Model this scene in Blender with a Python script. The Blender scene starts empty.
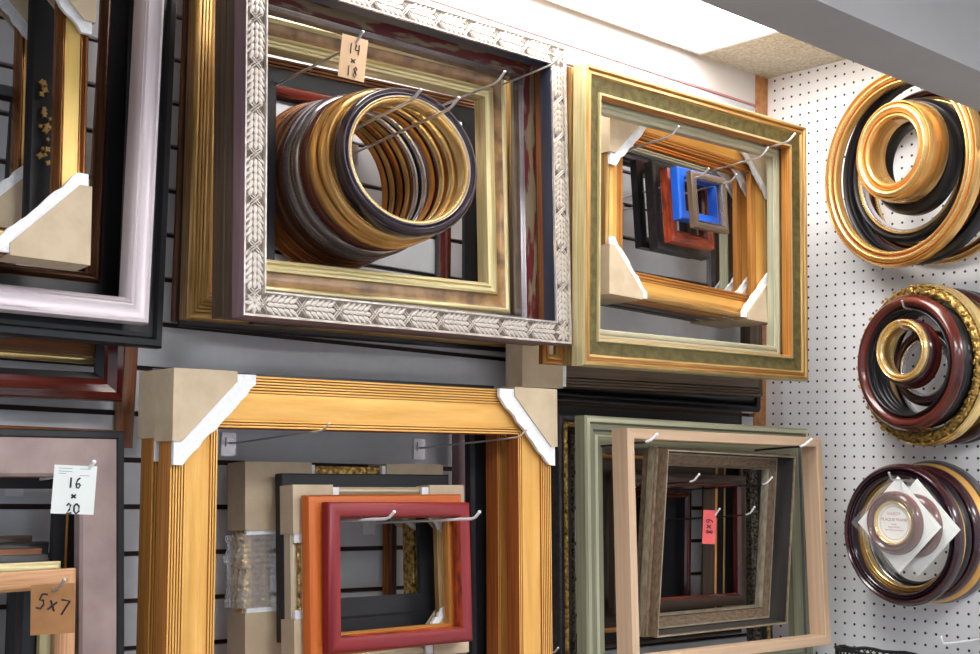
import bpy, bmesh, math, random
from mathutils import Matrix, Vector
random.seed(7)
SC = bpy.context.scene
COL = SC.collection
R = math.radians
PI = math.pi

# ---------------------------------------------------------------- camera
CAM = Vector((-2.6407, -1.9793, 1.6093))
F_PX = 1308.2
yw, pt, rl = R(41.198), R(6.162), R(1.638)
fwd = Vector((math.sin(yw)*math.cos(pt), math.cos(yw)*math.cos(pt), math.sin(pt)))
rt0 = Vector((math.cos(yw), -math.sin(yw), 0))
up0 = rt0.cross(fwd)
rt = rt0*math.cos(rl) + up0*math.sin(rl)
up = -rt0*math.sin(rl) + up0*math.cos(rl)
cd = bpy.data.cameras.new('camera')
cam = bpy.data.objects.new('camera', cd)
COL.objects.link(cam)
cd.sensor_width = 36
cd.lens = F_PX/980*36
cd.clip_start = 0.05
m = Matrix((rt, up, -fwd)).transposed().to_4x4()
m.translation = CAM
cam.matrix_world = m
SC.camera = cam

# ---------------------------------------------------------------- world, exposure
SC.view_settings.view_transform = 'Standard'
SC.view_settings.look = 'None'
SC.view_settings.gamma = 1
SC.view_settings.use_curve_mapping = False
SC.view_settings.exposure = 0.58
wd = bpy.data.worlds.new('shop_daylight'); SC.world = wd
wd.use_nodes = True
bg = wd.node_tree.nodes['Background']
bg.inputs[0].default_value = (0.80, 0.88, 1.0, 1)
bg.inputs[1].default_value = 0.5
LAMP_NEAR = 9.0      # ceiling panel right above the display
LAMP_ROOM = 14.5     # ceiling panels over the shop floor

# ---------------------------------------------------------------- helpers
def at(px, py, y):
    d = fwd + rt*((px-490)/F_PX) + up*((327-py)/F_PX)
    return CAM + d*((y-CAM.y)/d.y)
def atx(px, py, x):
    d = fwd + rt*((px-490)/F_PX) + up*((327-py)/F_PX)
    return CAM + d*((x-CAM.x)/d.x)

def tag(o, label=None, cat=None, group=None, kind=None):
    if label: o['label'] = label
    if cat: o['category'] = cat
    if group: o['group'] = group
    if kind: o['kind'] = kind
    return o
def empty(name, mat=None, label=None, cat=None, group=None):
    o = bpy.data.objects.new(name, None)
    o.empty_display_size = .02
    COL.objects.link(o)
    if mat is not None: o.matrix_world = mat
    return tag(o, label, cat, group)
def link(name, bm, mats, parent=None, smooth=False, mat=None):
    me = bpy.data.meshes.new(name)
    bmesh.ops.recalc_face_normals(bm, faces=bm.faces)
    if smooth:
        for f in bm.faces: f.smooth = True
    bm.to_mesh(me); bm.free()
    for x in (mats if isinstance(mats, (list, tuple)) else [mats]): me.materials.append(x)
    if smooth:
        me.set_sharp_from_angle(angle=R(38))
    o = bpy.data.objects.new(name, me)
    COL.objects.link(o)
    if parent is not None: o.parent = parent
    if mat is not None: o.matrix_world = mat
    return o
def box(bm, a, b, mi=0, M=None):
    (x0,y0,z0),(x1,y1,z1) = a, b
    vs = [bm.verts.new((M @ Vector(c)) if M else c) for c in
          ((x0,y0,z0),(x1,y0,z0),(x1,y1,z0),(x0,y1,z0),(x0,y0,z1),(x1,y0,z1),(x1,y1,z1),(x0,y1,z1))]
    for q in ((0,3,2,1),(4,5,6,7),(0,1,5,4),(1,2,6,5),(2,3,7,6),(3,0,4,7)):
        bm.faces.new([vs[i] for i in q]).material_index = mi
def prism(bm, pts, y0, y1, mi=0):            # polygon in x,z extruded along y
    a = [bm.verts.new((x, y0, z)) for x, z in pts]
    b = [bm.verts.new((x, y1, z)) for x, z in pts]
    n = len(pts)
    bm.faces.new(a).material_index = mi
    bm.faces.new(b[::-1]).material_index = mi
    for i in range(n):
        bm.faces.new([a[i], a[(i+1)%n], b[(i+1)%n], b[i]]).material_index = mi
def tube(bm, pts, r, seg=8, ball=False):
    pts = [Vector(p) for p in pts]
    rings = []
    for i, p in enumerate(pts):
        a = pts[max(0,i-1)]; b = pts[min(len(pts)-1,i+1)]
        d = (b-a).normalized()
        s = d.cross(Vector((.13,.21,.97))); s.normalize(); t = d.cross(s)
        rr = r[i] if isinstance(r, (list,tuple)) else r
        rings.append([bm.verts.new(p + (s*math.cos(k*2*PI/seg)+t*math.sin(k*2*PI/seg))*rr) for k in range(seg)])
    for i in range(len(rings)-1):
        for k in range(seg):
            bm.faces.new([rings[i][k], rings[i][(k+1)%seg], rings[i+1][(k+1)%seg], rings[i+1][k]])
    bm.faces.new(rings[0][::-1]); bm.faces.new(rings[-1])
    if ball:
        bmesh.ops.create_uvsphere(bm, u_segments=10, v_segments=6, radius=(r if not isinstance(r,(list,tuple)) else r[-1])*1.25, matrix=Matrix.Translation(pts[-1]))

# ---------------------------------------------------------------- materials
def material(name, c1, c2=None, metal=0.0, rough=0.5, su=40, sv=40, bump=0.0, bs=(200,200), btype='noise',
             lo=.35, hi=.65, coord='UV', spec=0.5, detail=4, coat=0.0):
    mt = bpy.data.materials.new(name); mt.use_nodes = True
    nt = mt.node_tree; N = nt.nodes; L = nt.links
    p = N['Principled BSDF']
    p.inputs['Metallic'].default_value = metal
    p.inputs['Roughness'].default_value = rough
    p.inputs['Specular IOR Level'].default_value = spec
    if coat: p.inputs['Coat Weight'].default_value = coat; p.inputs['Coat Roughness'].default_value = .12
    p.inputs['Base Color'].default_value = (*c1, 1)
    tc = N.new('ShaderNodeTexCoord')
    if c2 is not None:
        mp = N.new('ShaderNodeMapping'); mp.inputs['Scale'].default_value = (su, sv, su)
        L.new(tc.outputs[coord], mp.inputs[0])
        nz = N.new('ShaderNodeTexNoise'); nz.inputs['Scale'].default_value = 1; nz.inputs['Detail'].default_value = detail
        L.new(mp.outputs[0], nz.inputs['Vector'])
        cr = N.new('ShaderNodeValToRGB')
        cr.color_ramp.elements[0].position = lo; cr.color_ramp.elements[0].color = (*c1, 1)
        cr.color_ramp.elements[1].position = hi; cr.color_ramp.elements[1].color = (*c2, 1)
        L.new(nz.outputs['Fac'], cr.inputs[0]); L.new(cr.outputs[0], p.inputs['Base Color'])
    if bump:
        mp = N.new('ShaderNodeMapping'); mp.inputs['Scale'].default_value = (bs[0], bs[1], bs[0])
        L.new(tc.outputs[coord], mp.inputs[0])
        if btype == 'noise':
            t = N.new('ShaderNodeTexNoise'); out = t.outputs['Fac']; t.inputs['Detail'].default_value = 3
        elif btype == 'bubble':
            t = N.new('ShaderNodeTexVoronoi'); out = t.outputs['Distance']; t.inputs['Randomness'].default_value = .3
        else:
            t = N.new('ShaderNodeTexVoronoi'); out = t.outputs['Distance']
        t.inputs['Scale'].default_value = 1
        L.new(mp.outputs[0], t.inputs['Vector'])
        b = N.new('ShaderNodeBump'); b.inputs['Strength'].default_value = bump; b.inputs['Distance'].default_value = .004
        if btype != 'noise': b.invert = True
        L.new(out, b.inputs['Height']); L.new(b.outputs[0], p.inputs['Normal'])
    return mt
def srgb(r, g, b):
    f = lambda v: ((v/255+.055)/1.055)**2.4 if v > 10 else v/255/12.92
    return (f(r), f(g), f(b))
S = srgb
M = {}
M['gold'] = material('warm_gold_leaf', S(238,186,104), S(222,164,80), .35, .38, 6, 60, .08, (60,300))
M['gold_yellow'] = material('yellow_gold_panel', S(232,200,116), S(218,182,96), .25, .42, 4, 40)
M['ring_gold'] = material('ring_gilt', S(232,190,122), S(204,154,88), .7, .24, 5, 120)
M['dark_wire'] = material('blackened_wire', S(40,38,40), None, .3, .4)
M['gold_dark'] = material('rubbed_gold_edge', S(206,146,72), S(166,104,44), .4, .4, 5, 400)
M['gold_red'] = material('red_clay_line', S(166,92,40), S(134,70,30), .3, .45, 5, 200)
M['gold_pale'] = material('pale_champagne_gold', S(214,202,156), S(188,172,122), .5, .35, 8, 200, .1, (40,400))
M['gold_old'] = material('aged_gold', S(196,160,98), S(146,110,60), .5, .38, 10, 300, .1, (60,400))
M['gold_bright'] = material('bright_gilt', S(246,220,160), S(226,190,120), .75, .22, 6, 120)
M['olive_gold'] = material('olive_gilt_panel', S(118,108,66), S(88,80,50), .5, .42, 60, 60, .15, (120,300))
M['brown_grey'] = material('umber_brown_paint', S(112,94,76), S(84,68,54), .15, .45, 5, 120, .1, (20,300))
M['brown_dark'] = material('dark_umber', S(74,58,46), S(52,40,34), .15, .4, 5, 140)
M['mauve'] = material('mauve_edge', S(142,114,120), S(118,94,100), .1, .45, 5, 60)
M['black'] = material('black_lacquer', S(24,24,29), S(17,17,21), 0, .35, 5, 80)
M['black_matte'] = material('black_satin', S(23,24,30), S(18,19,23), 0, .55, 30, 30)
M['black_emboss'] = material('black_embossed', S(44,40,42), S(26,24,26), 0, .4, 60, 60, .5, (220,220))
M['navy'] = material('blue_black_edge', S(52,58,76), S(36,40,54), .1, .4, 5, 60)
M['silver'] = material('antique_silver', S(214,206,198), S(170,158,148), .45, .36, 60, 120)
M['silver_deep'] = material('dark_silver_ground', S(122,108,98), S(90,78,70), .3, .5, 80, 80)  # darker silver for the ground between the carved leaves
M['silver_white'] = material('pale_pearl_silver', S(214,202,206), S(208,196,201), .2, .42, 3, 20)
M['champagne'] = material('champagne_taupe', S(204,188,160), S(184,166,138), .3, .4, 5, 160)
M['silver_lip'] = material('polished_silver_line', S(228,224,230), S(196,194,202), .8, .16, 5, 60)
M['pewter'] = material('grey_pewter', S(158,152,156), S(116,110,116), .75, .22, 5, 200)
M['burl'] = material('burl_veneer', S(168,128,78), S(104,72,38), 0, .32, 26, 26, 0, coat=.4, lo=.38, hi=.66, detail=7)
M['mahog'] = material('mahogany_lacquer', S(104,38,28), S(58,22,18), 0, .22, 6, 90, coat=.5)
M['maroon_dark'] = material('dark_maroon_lacquer', S(66,28,34), S(40,18,24), 0, .2, 6, 90, coat=.6)
M['purple_black'] = material('aubergine_black_lacquer', S(50,36,48), S(32,24,32), 0, .18, 6, 60, coat=.7)
M['red'] = material('cherry_red_stain', S(138,32,38), S(118,26,32), 0, .42, 3, 90, .05, (10,300))
M['orange'] = material('orange_stained_wood', S(206,108,40), S(178,84,28), 0, .42, 3, 110, .05, (10,300))
M['rust'] = material('rust_red_wood', S(176,70,36), S(96,34,20), 0, .4, 30, 120)
M['oak'] = material('raw_oak', S(212,164,120), S(172,120,80), 0, .5, 8, 220, .08, (10,300))
M['beige'] = material('raw_basswood', S(208,178,148), S(194,162,132), 0, .6, 3, 120, .03, (10,300))
M['brown_wood'] = material('brown_wood', S(150,92,50), S(112,64,34), 0, .42, 6, 200)
M['bronze'] = material('bronze_gilt', S(186,122,62), S(108,64,34), .65, .26, 6, 160)
M['bronze_dark'] = material('dark_bronze', S(112,72,44), S(64,42,30), .6, .26, 6, 160)
M['antique'] = material('antique_taupe_silver', S(156,134,110), S(112,90,72), .3, .42, 70, 160, .25, (140,300), lo=.3, hi=.7)
M['antique_hi'] = material('antique_rubbed_highlight', S(188,180,156), S(150,138,114), .4, .38, 40, 160)  # pale edge tone, also the painted highlight along the side bead
M['cove_dark'] = material('charcoal_cove', S(70,68,66), S(48,46,46), 0, .5, 5, 60)
M['olive_grey'] = material('sage_grey_paint', S(150,150,122), S(128,128,104), .1, .45, 4, 160)
M['sage_pale'] = material('pale_sage_line', S(196,196,168), S(172,172,146), .2, .4, 4, 160)
M['slate'] = material('slate_blue_line', S(98,102,108), S(82,86,92), .1, .45, 4, 160)
M['suede'] = material('mauve_suede', S(172,152,148), S(146,126,124), 0, .85, 14, 14, .1, (120,120), lo=.3, hi=.7)
M['distress'] = material('flaking_red_over_olive', S(100,36,38), S(132,118,96), .1, .45, 9, 55, .25, (30,80), lo=.49, hi=.53, detail=6)
M['blue'] = material('bright_blue_paint', S(24,96,206), S(18,84,190), 0, .35, 6, 60)
M['ornate_dark'] = material('carved_dark_pewter', S(120,112,96), S(36,32,30), .35, .4, 160, 160, .8, (150,150), 'voronoi', lo=.4, hi=.6)
M['ornate_gold'] = material('carved_gilt', S(216,180,100), S(110,78,34), .6, .35, 120, 120, .7, (130,130), 'voronoi', lo=.4, hi=.65)
M['kraft'] = material('kraft_cardboard', S(200,181,153), S(188,168,140), 0, .75, 30, 30, .04, (20,500), coord='Object')
M['kraft_dark'] = material('inner_cardboard', S(150,128,104), S(138,116,94), 0, .8, 30, 30, coord='Object')
M['foam'] = material('white_foam_sheet', S(240,242,244), S(226,228,232), 0, .6, 120, 120, .2, (400,400), coord='Object')
M['chrome'] = material('chrome_wire', S(205,202,206), None, .75, .28)
M['white_coat'] = material('white_vinyl_coating', S(236,236,240), None, 0, .35)
M['paper'] = material('white_card', S(232,236,232), None, 0, .6)
M['tan_paper'] = material('manila_tag', S(232,196,156), S(222,184,144), 0, .7, 30, 30, coord='Object')
M['kraft_tag'] = material('brown_kraft_tag', S(168,120,74), S(152,106,64), 0, .75, 30, 30, coord='Object')
M['red_tag'] = material('coral_red_tag', S(226,92,92), None, 0, .6)
M['ink'] = material('black_marker_ink', S(26,26,34), None, 0, .6)
M['ink_grey'] = material('grey_print', S(150,160,162), None, 0, .7)
M['ink_red'] = material('red_print', S(176,70,84), None, 0, .7)
M['ceiling'] = material('textured_ceiling_tile', S(214,206,186), S(176,168,150), 0, .9, 160, 160, .6, (140,140), coord='Object')
M['plaster'] = material('painted_wall', S(214,210,208), S(206,202,200), 0, .7, 3, 3, coord='Object')
M['beam'] = material('grey_painted_beam', S(168,168,170), S(160,160,163), 0, .75, 4, 4, coord='Object')
M['slat'] = material('grey_slatwall_laminate', S(212,214,219), S(205,207,212), 0, .5, 30, 30, coord='Object')
M['groove'] = material('brown_groove_core', S(62,44,36), None, 0, .8)
M['floor'] = material('vinyl_floor', S(150,142,132), S(138,130,120), 0, .5, 3, 3, coord='Object')
M['post'] = material('wood_corner_post', S(196,140,88), S(170,112,62), 0, .5, 60, 6, coord='Object')
M['trim'] = material('pinkish_trim_strip', S(178,120,120), None, 0, .5)
M['mesh_black'] = material('black_mesh', S(22,22,26), None, 0, .5)

def peg_material():
    mt = bpy.data.materials.new('white_pegboard'); mt.use_nodes = True
    nt = mt.node_tree; N = nt.nodes; L = nt.links; p = N['Principled BSDF']
    p.inputs['Roughness'].default_value = .45
    g = N.new('ShaderNodeNewGeometry'); sp = N.new('ShaderNodeSeparateXYZ'); L.new(g.outputs['Position'], sp.inputs[0])
    def math_(op, a, b=None, c=None):
        n = N.new('ShaderNodeMath'); n.operation = op
        for i, v in enumerate((a, b, c)):
            if v is None: continue
            if hasattr(v, 'links'): L.new(v, n.inputs[i])
            else: n.inputs[i].default_value = v
        return n.outputs[0]
    def cell(v, off):
        t = math_('DIVIDE', math_('ADD', v, off), .0254)
        return math_('SUBTRACT', math_('FRACT', math_('ADD', t, 100.5)), .5)
    a = cell(sp.outputs[1], 0.0); b = cell(sp.outputs[2], -2.60)
    d = math_('SQRT', math_('ADD', math_('MULTIPLY', a, a), math_('MULTIPLY', b, b)))
    h = math_('LESS_THAN', d, .118)
    mx = N.new('ShaderNodeMix'); mx.data_type = 'RGBA'
    L.new(h, mx.inputs['Factor']); mx.inputs['A'].default_value = (*S(236,236,238), 1); mx.inputs['B'].default_value = (*S(40,34,38), 1)
    L.new(mx.outputs['Result'], p.inputs['Base Color'])
    return mt
M['peg'] = peg_material()

def emit(name, c, s):
    mt = bpy.data.materials.new(name); mt.use_nodes = True
    p = mt.node_tree.nodes['Principled BSDF']
    p.inputs['Base Color'].default_value = (.9,.9,.9,1)
    p.inputs['Emission Color'].default_value = (*c, 1); p.inputs['Emission Strength'].default_value = s
    return mt
M['lamp'] = emit('fluorescent_diffuser', (1.0, .98, .95), LAMP_NEAR)
M['lamp_room'] = emit('fluorescent_diffuser_room', (.98, .985, 1.0), LAMP_ROOM)

def clear_plastic(name, a, bump, sc, btype='noise', tint=(1,1,1)):
    mt = material(name, tint, None, 0, .12, bump=bump, bs=(sc, sc), btype=btype, coord='Object')
    N = mt.node_tree.nodes; L = mt.node_tree.links; p = N['Principled BSDF']
    tr = N.new('ShaderNodeBsdfTransparent'); mx = N.new('ShaderNodeMixShader'); mx.inputs[0].default_value = a
    L.new(tr.outputs[0], mx.inputs[1]); L.new(p.outputs[0], mx.inputs[2]); L.new(mx.outputs[0], N['Material Output'].inputs[0])
    return mt
M['bubble'] = clear_plastic('bubble_wrap', .27, 1.0, 110, 'bubble')
M['film'] = clear_plastic('clear_plastic_film', .06, .6, 60)
M['clear_hook'] = clear_plastic('clear_plastic_hook', .5, .0, 60)

# ---------------------------------------------------------------- the setting
def struct(name, bm, mats, smooth=False):
    o = link(name, bm, mats, None, smooth); o['kind'] = 'structure'; return o
CEIL = 2.61
bm = bmesh.new(); box(bm, (-4.2,-4.2,-.05), (.06,.06,0)); struct('floor', bm, M['floor'])
bm = bmesh.new(); box(bm, (-4.2,-4.2,CEIL), (.06,.06,CEIL+.04)); struct('ceiling', bm, M['ceiling'])
bm = bmesh.new(); box(bm, (0,-3.4,0), (.05,.06,CEIL)); struct('wall_right', bm, M['peg'])
# slatwall: boards with rebated grooves, painted header above
bm = bmesh.new()
PITCH = .0750; G0 = 1.606; GH = .0085
box(bm, (-4.2,.012,0), (0,.06,CEIL), 1)
top = 2.53
k0 = -20
z = G0 + k0*PITCH
box(bm, (-4.2,0,0), (-.046,.0125,z-GH/2), 0)
for k in range(k0, 11):
    za = G0+k*PITCH+GH/2; zb = G0+(k+1)*PITCH-GH/2 if k < 10 else top
    if za >= top: break
    box(bm, (-4.2,0,za), (-.046,.0125,zb), 0)
box(bm, (-4.2,0,top), (-.046,.0125,CEIL), 2)
struct('wall_back', bm, [M['slat'], M['groove'], M['plaster']])
bm = bmesh.new(); box(bm, (-.046,-.004,0), (-.0005,.012,CEIL)); struct('trim_1', bm, M['post'])
bm = bmesh.new(); box(bm, (-4.2,-.004,top-.002), (-.046,0,top+.003)); struct('trim_2', bm, M['trim'])
# dropped beam running parallel to the back wall
a = at(834,54,-.75); b = at(925,47.5,-.86)
bm = bmesh.new(); box(bm, (-4.2,-.875,a.z), (0,-.75,CEIL)); o = struct('trim_3', bm, M['beam'])
# recessed fluorescent panels
def ceiling_light(x0, y0, x1, y1, label, lamp, group=None):
    t = empty('ceiling_light', Matrix.Translation(((x0+x1)/2, (y0+y1)/2, CEIL)), label, 'ceiling light', group)
    w, h = (x1-x0)/2, (y1-y0)/2
    bm = bmesh.new(); box(bm, (-w+.012,-h+.012,-.006), (w-.012,h-.012,-.001)); link('diffuser', bm, M[lamp], t)
    bm = bmesh.new()
    for a_, b_ in (((-w,-h,-.008),(w,-h+.012,0)), ((-w,h-.012,-.008),(w,h,0)), ((-w,-h+.012,-.008),(-w+.012,h-.012,0)), ((w-.012,-h+.012,-.008),(w,h-.012,0))):
        box(bm, a_, b_)
    link('light_frame', bm, M['white_coat'], t)
ceiling_light(-1.51, -.63, -.286, -.02, 'glowing ceiling light panel right above the frame display', 'lamp')
for x, y in ((-1.75,-1.75), (-3.2,-1.75), (-1.75,-3.1), (-.35,-2.4)):
    ceiling_light(x-.3, y-.3, x+.3, y+.3, 'square ceiling light panel over the shop floor', 'lamp_room', 'ceiling panels over the shop floor')

# ---------------------------------------------------------------- frame building
def orient(t, ya, ro): return Matrix.Rotation(R(ya),3,'Z') @ Matrix.Rotation(R(t),3,'X') @ Matrix.Rotation(R(ro),3,'Y')
def band_mesh(W, H, pts, mats, depth, z0=0.0):
    """closed cross-section pts [(t,f)...] swept round a mitred rectangle; t inward from the outer edge, f towards the viewer"""
    bm = bmesh.new(); uv = bm.loops.layers.uv.new('UVMap')
    poly = list(pts) + [(pts[-1][0], -depth), (pts[0][0], -depth)]
    segm = list(mats) + [mats[-1], mats[-1], mats[0]] if len(mats) > 1 else [mats[0]]*(len(pts)+2)
    if len(mats) > 1:
        segm = list(mats[:len(pts)-1]) + [mats[len(pts)-2], mats[len(pts)-2], mats[0]]
    acc = [0]
    for i in range(len(poly)):
        a, b = poly[i], poly[(i+1) % len(poly)]
        acc.append(acc[-1]+math.hypot(a[0]-b[0], a[1]-b[1]))
    V = []
    for sx, sz in ((-1,1),(1,1),(1,-1),(-1,-1)):
        V.append([bm.verts.new((sx*(W/2-t), -f, H/2+sz*(H/2-t))) for t, f in poly])
    n = len(poly)
    for c in range(4):
        d = (c+1) % 4; hor = c in (0,2)
        for i in range(n):
            j = (i+1) % n
            if (Vector(poly[i])-Vector(poly[j])).length < 1e-7: continue
            vs = [V[c][i], V[c][j], V[d][j], V[d][i]]
            f = bm.faces.new(vs); f.material_index = segm[i]
            cc = [acc[i], acc[i+1], acc[i+1], acc[i]]
            for lp, vv, q in zip(f.loops, vs, cc):
                u = vv.co.x if hor else vv.co.z
                lp[uv].uv = (u + c*3.7, q)
    return bm
def rnd(t0, t1, f0, fm, n=6):                 # a rounded moulding between t0 and t1 rising to fm
    return [(t0+(t1-t0)*i/n, f0+(fm-f0)*math.sin(PI*i/n)) for i in range(n+1)]
def flute(t0, t1, f, n, d=.0015):             # n small reeds
    out = []; w = (t1-t0)/n
    for i in range(n):
        a = t0+i*w
        out += [(a, f-d), (a+.22*w, f-.1*d), (a+.5*w, f), (a+.78*w, f-.1*d)]
    out.append((t1, f-d)); return out
FR = {}
def frame(key, name, label, rect, depth, bands, group=None, cat='picture frame', dy=0.0, grow=0.0):
    """bands: (part, pts, mat names) ; single band makes the thing one mesh"""
    cx, y, cz, W, H, t, ya, ro = rect
    W += grow; H += grow
    M3 = orient(t, ya, ro)
    m = M3.to_4x4(); m.translation = Vector((cx, y, cz)) + M3 @ Vector((0, dy, -H/2))
    if len(bands) == 1:
        pn, pts, ms = bands[0]
        bm = band_mesh(W, H, pts, list(range(len(ms))) if len(ms) > 1 else [0], depth)
        root = link(name, bm, [M[q] for q in ms], None, True, m)
        tag(root, label, cat, group)
    else:
        root = empty(name, m, label, cat, group)
        for pn, pts, ms in bands:
            # per segment materials given as list of names as long as the segments
            names = sorted(set(ms)); idx = [names.index(q) for q in ms]
            if len(ms) == 1: idx = [0]
            bm = band_mesh(W, H, pts, idx, depth)
            link(pn, bm, [M[q] for q in names], root, True)
    FR[key] = (root, W, H, depth)
    return root
def protector(key, corner, a, foam=.022, size_z=None, out=.004, back=None, mat='kraft', b=.15, foam_front=True, bz=None):
    """folded cardboard corner with a foam sheet showing along its diagonal"""
    root, W, H, depth = FR[key]
    sx, sz = {'TL':(-1,1),'TR':(1,1),'BR':(1,-1),'BL':(-1,-1)}[corner]
    az = size_z or a; back = depth+out if back is None else back
    X = lambda u: sx*(W/2+out-u); Z = lambda v: H/2+sz*(H/2+out-v)
    bx = a*b; bz_ = az*b if bz is None else bz
    P = [(0,0),(a,0),(a,bz_),(bx,az),(0,az)]
    poly = [(X(u),Z(v)) for u,v in P]
    f0, f1 = -.004-out, -.007-out
    bm = bmesh.new()
    prism(bm, poly, f0, f1); prism(bm, poly, back, back+.003)
    prism(bm, [(X(u),Z(v)) for u,v in ((0,0),(a,0),(a,.003),(0,.003))], f0, back)
    prism(bm, [(X(u),Z(v)) for u,v in ((0,.003),(.003,.003),(.003,az),(0,az))], f0, back)
    o = link('corner_protector', bm, M[mat], root)
    if foam:
        rr = random.Random(hash(key+corner) % 1000 if False else sum(map(ord, key+corner)))
        A = a+foam; AZ = az+foam
        pts = [(.004,.004),(A,.004)]
        n = 14
        x0, z0, x1, z1 = A, .004+bz_*.9, .004+bx*.9, AZ
        for i in range(n+1):
            k = i/n; j = rr.uniform(-.0016,.0016)
            pts.append((x0+(x1-x0)*k+j, z0+(z1-z0)*k+j))
        pts.append((.004, AZ))
        bm = bmesh.new(); prism(bm, [(X(u),Z(v)) for u,v in pts], -.0012, f0)
        link('foam_sheet', bm, M['foam'], o)
    return o

RECT = dict(
A_white=(-2.0646,-.20,2.2048,.62,.80,-.2,0,-.35), A_black=(-2.053,-.142,2.2069,.70,.86,-1.2,0,-.1),
A_inner=(-2.087,-.093,2.204,.65,.72,-1.2,0,-.6), A_gold=(-2.0935,-.24,2.103,.42,.46,-5,.1,-.1),
A_mahog=(-2.043,-.069,2.13,.62,.88,-1,0,-1.1), A_wood=(-1.930,-.024,2.025,.50,.80,0,0,0),
B_suede=(-2.022,-.20,1.346,.52,.60,-5.7,0,-.86), B_oak=(-1.967,-.23,1.307,.24,.29,-2.4,.2,-1.7),
C_silver=(-1.309,-.28,2.113,.708,.566,-2,1.9,-1.4), C_burl=(-1.310,-.17,2.118,.582,.462,-2.1,-.2,-1.9),
C_gold=(-1.256,-.062,2.154,.737,.62,-.75,-.1,-1.1),
D_olive=(-.597,-.30,2.092,.71,.566,.2,.7,-1.4), D_gold=(-.550,-.235,2.144,.532,.389,-2,.9,.9),
D_s1=(-.583,-.30,2.161,.11,.117,-5.6,0,-.9), D_s2=(-.578,-.27,2.176,.139,.11,-4.8,1,-.7),
D_s3=(-.570,-.24,2.157,.138,.155,-5.6,.5,-.3), D_s4=(-.554,-.20,2.162,.17,.189,-6,.8,0),
E_gold=(-1.349,-.26,1.439,.768,.611,-1.5,.5,-1.2), E_kraft=(-1.306,-.097,1.444,.409,.324,-4.3,0,-.56),
E_black=(-1.288,-.142,1.458,.357,.272,-4.8,.1,-.64), E_champ=(-1.301,-.189,1.431,.353,.284,-4.8,0,-.65),
E_orange=(-1.307,-.223,1.435,.324,.253,-4.7,.3,-.76), E_red=(-1.2965,-.2475,1.432,.297,.236,-4.7,-.15,-.15),
F_beige=(-.467,-.28,1.471,.638,.45,-3,0,-.37), D_back=(-.548,-.118,2.116,.78,.67,.2,-.1,-1.5),
F_tilt=(-.432,-.24,1.472,.473,.375,3,3.7,.2),
)
# ================================================================ upper middle group
ms_gold = ['gold_dark']
frame('C_gold','picture_frame','wide aged gold frame hanging against the wall behind the silver leaf frame', RECT['C_gold'], .028,
  [('outer_moulding', rnd(0,.012,-.004,0,4)+flute(.012,.03,-.001,3,.003)+rnd(.03,.044,-.008,-.003,4), ['gold_old']),
   ('inner_lip', [(.044,-.008),(.047,-.006),(.05,-.012)], ['gold_dark'])])
# silver frame with carved leaves
rc = RECT['C_silver']
frame('C_silver','picture_frame','large carved silver leaf frame hanging at the front of the upper middle group', rc, .03,
  [('outer_moulding', [(0,-.004),(.0015,0),(.004,0),(.006,-.004),(.036,-.004),(.038,0),(.0405,0),(.042,-.003)], ['mauve','silver','silver','silver_deep','silver','silver','silver_lip']),
   ('inner_lip', [(.042,-.003),(.0425,-.028)], ['navy'])])
def carved_leaves(root, W, H, t0, t1):
    bm = bmesh.new()
    uv = bm.loops.layers.uv.new('UVMap')
    def leaf(cx, cz, ang, l, w, h=.0032):
        n = 8; ca, sa = math.cos(ang), math.sin(ang)
        ring = []
        for k in range(n):
            a = 2*PI*k/n; px = math.cos(a)*l/2*(1 if abs(math.cos(a))<.95 else 1.15); py = math.sin(a)*w/2
            ring.append((px, py))
        b = [bm.verts.new((cx+px*ca-py*sa, .0042, cz+px*sa+py*ca)) for px, py in ring]
        m_ = [bm.verts.new((cx+(px*ca-py*sa)*.72, .0042-h*.75, cz+(px*sa+py*ca)*.72)) for px, py in ring]
        t = bm.verts.new((cx, .0042-h, cz))
        for k in range(n):
            bm.faces.new([b[k], b[(k+1)%n], m_[(k+1)%n], m_[k]]); bm.faces.new([m_[k], m_[(k+1)%n], t])
    tm = (t0+t1)/2; w = t1-t0
    MOD = .074
    def rail(length, place):
        n = max(1, round(length/MOD)); L = length/n
        for i in range(n):
            u0 = i*L
            for s in (-1,1):                                   # crossed ribbons
                for q in (-.0025,.0025):
                    place(u0+q, 0, s*R(50), w*1.35, .0032, .0036)
            for r_ in range(5):                                 # overlapping laurel leaves
                uu = u0+L*(.2+.15*r_)
                place(uu, 0, 0, L*.23, w*.34, .0042)
                for s in (-1,1):
                    place(uu-.002, s*w*.28, s*R(26), L*.24, w*.32, .0037)
                    place(uu+.004, s*w*.43, s*R(38), L*.19, w*.2, .003)
    def put(kind):
        def f(u, v, ang, l, wd_, h):
            if kind in ('T','B'):
                cz = H-tm+v if kind == 'T' else tm+v
                leaf(-W/2+t1+u, cz, ang, l, wd_, h)
            else:
                cx = -W/2+tm+v if kind == 'L' else W/2-tm+v
                leaf(cx, t1+u, ang+PI/2, l, wd_, h)
        return f
    for kd, ln in (('T', W-2*t1), ('B', W-2*t1), ('L', H-2*t1), ('R', H-2*t1)): rail(ln, put(kd))
    for sx in (-1,1):
        for zc in (tm, H-tm):
            for k in range(8): leaf(sx*(W/2-tm)+.009*math.cos(k*PI/4), zc+.009*math.sin(k*PI/4), k*PI/4, .018, .008)
    return link('carved_leaf_band', bm, M['silver'], root, True)
carved_leaves(FR['C_silver'][0], rc[3], rc[4], .0065, .0355)
frame('C_brown','picture_frame','deep dark umber frame right behind the silver leaf frame, its side showing at left', rc, .028,
  [('outer_moulding', [(0,0),(.012,0),(.018,-.006)], ['brown_grey']),
   ('inner_lip', [(.018,-.006),(.022,-.014)], ['brown_wood'])], dy=.031, grow=-.008)
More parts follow.
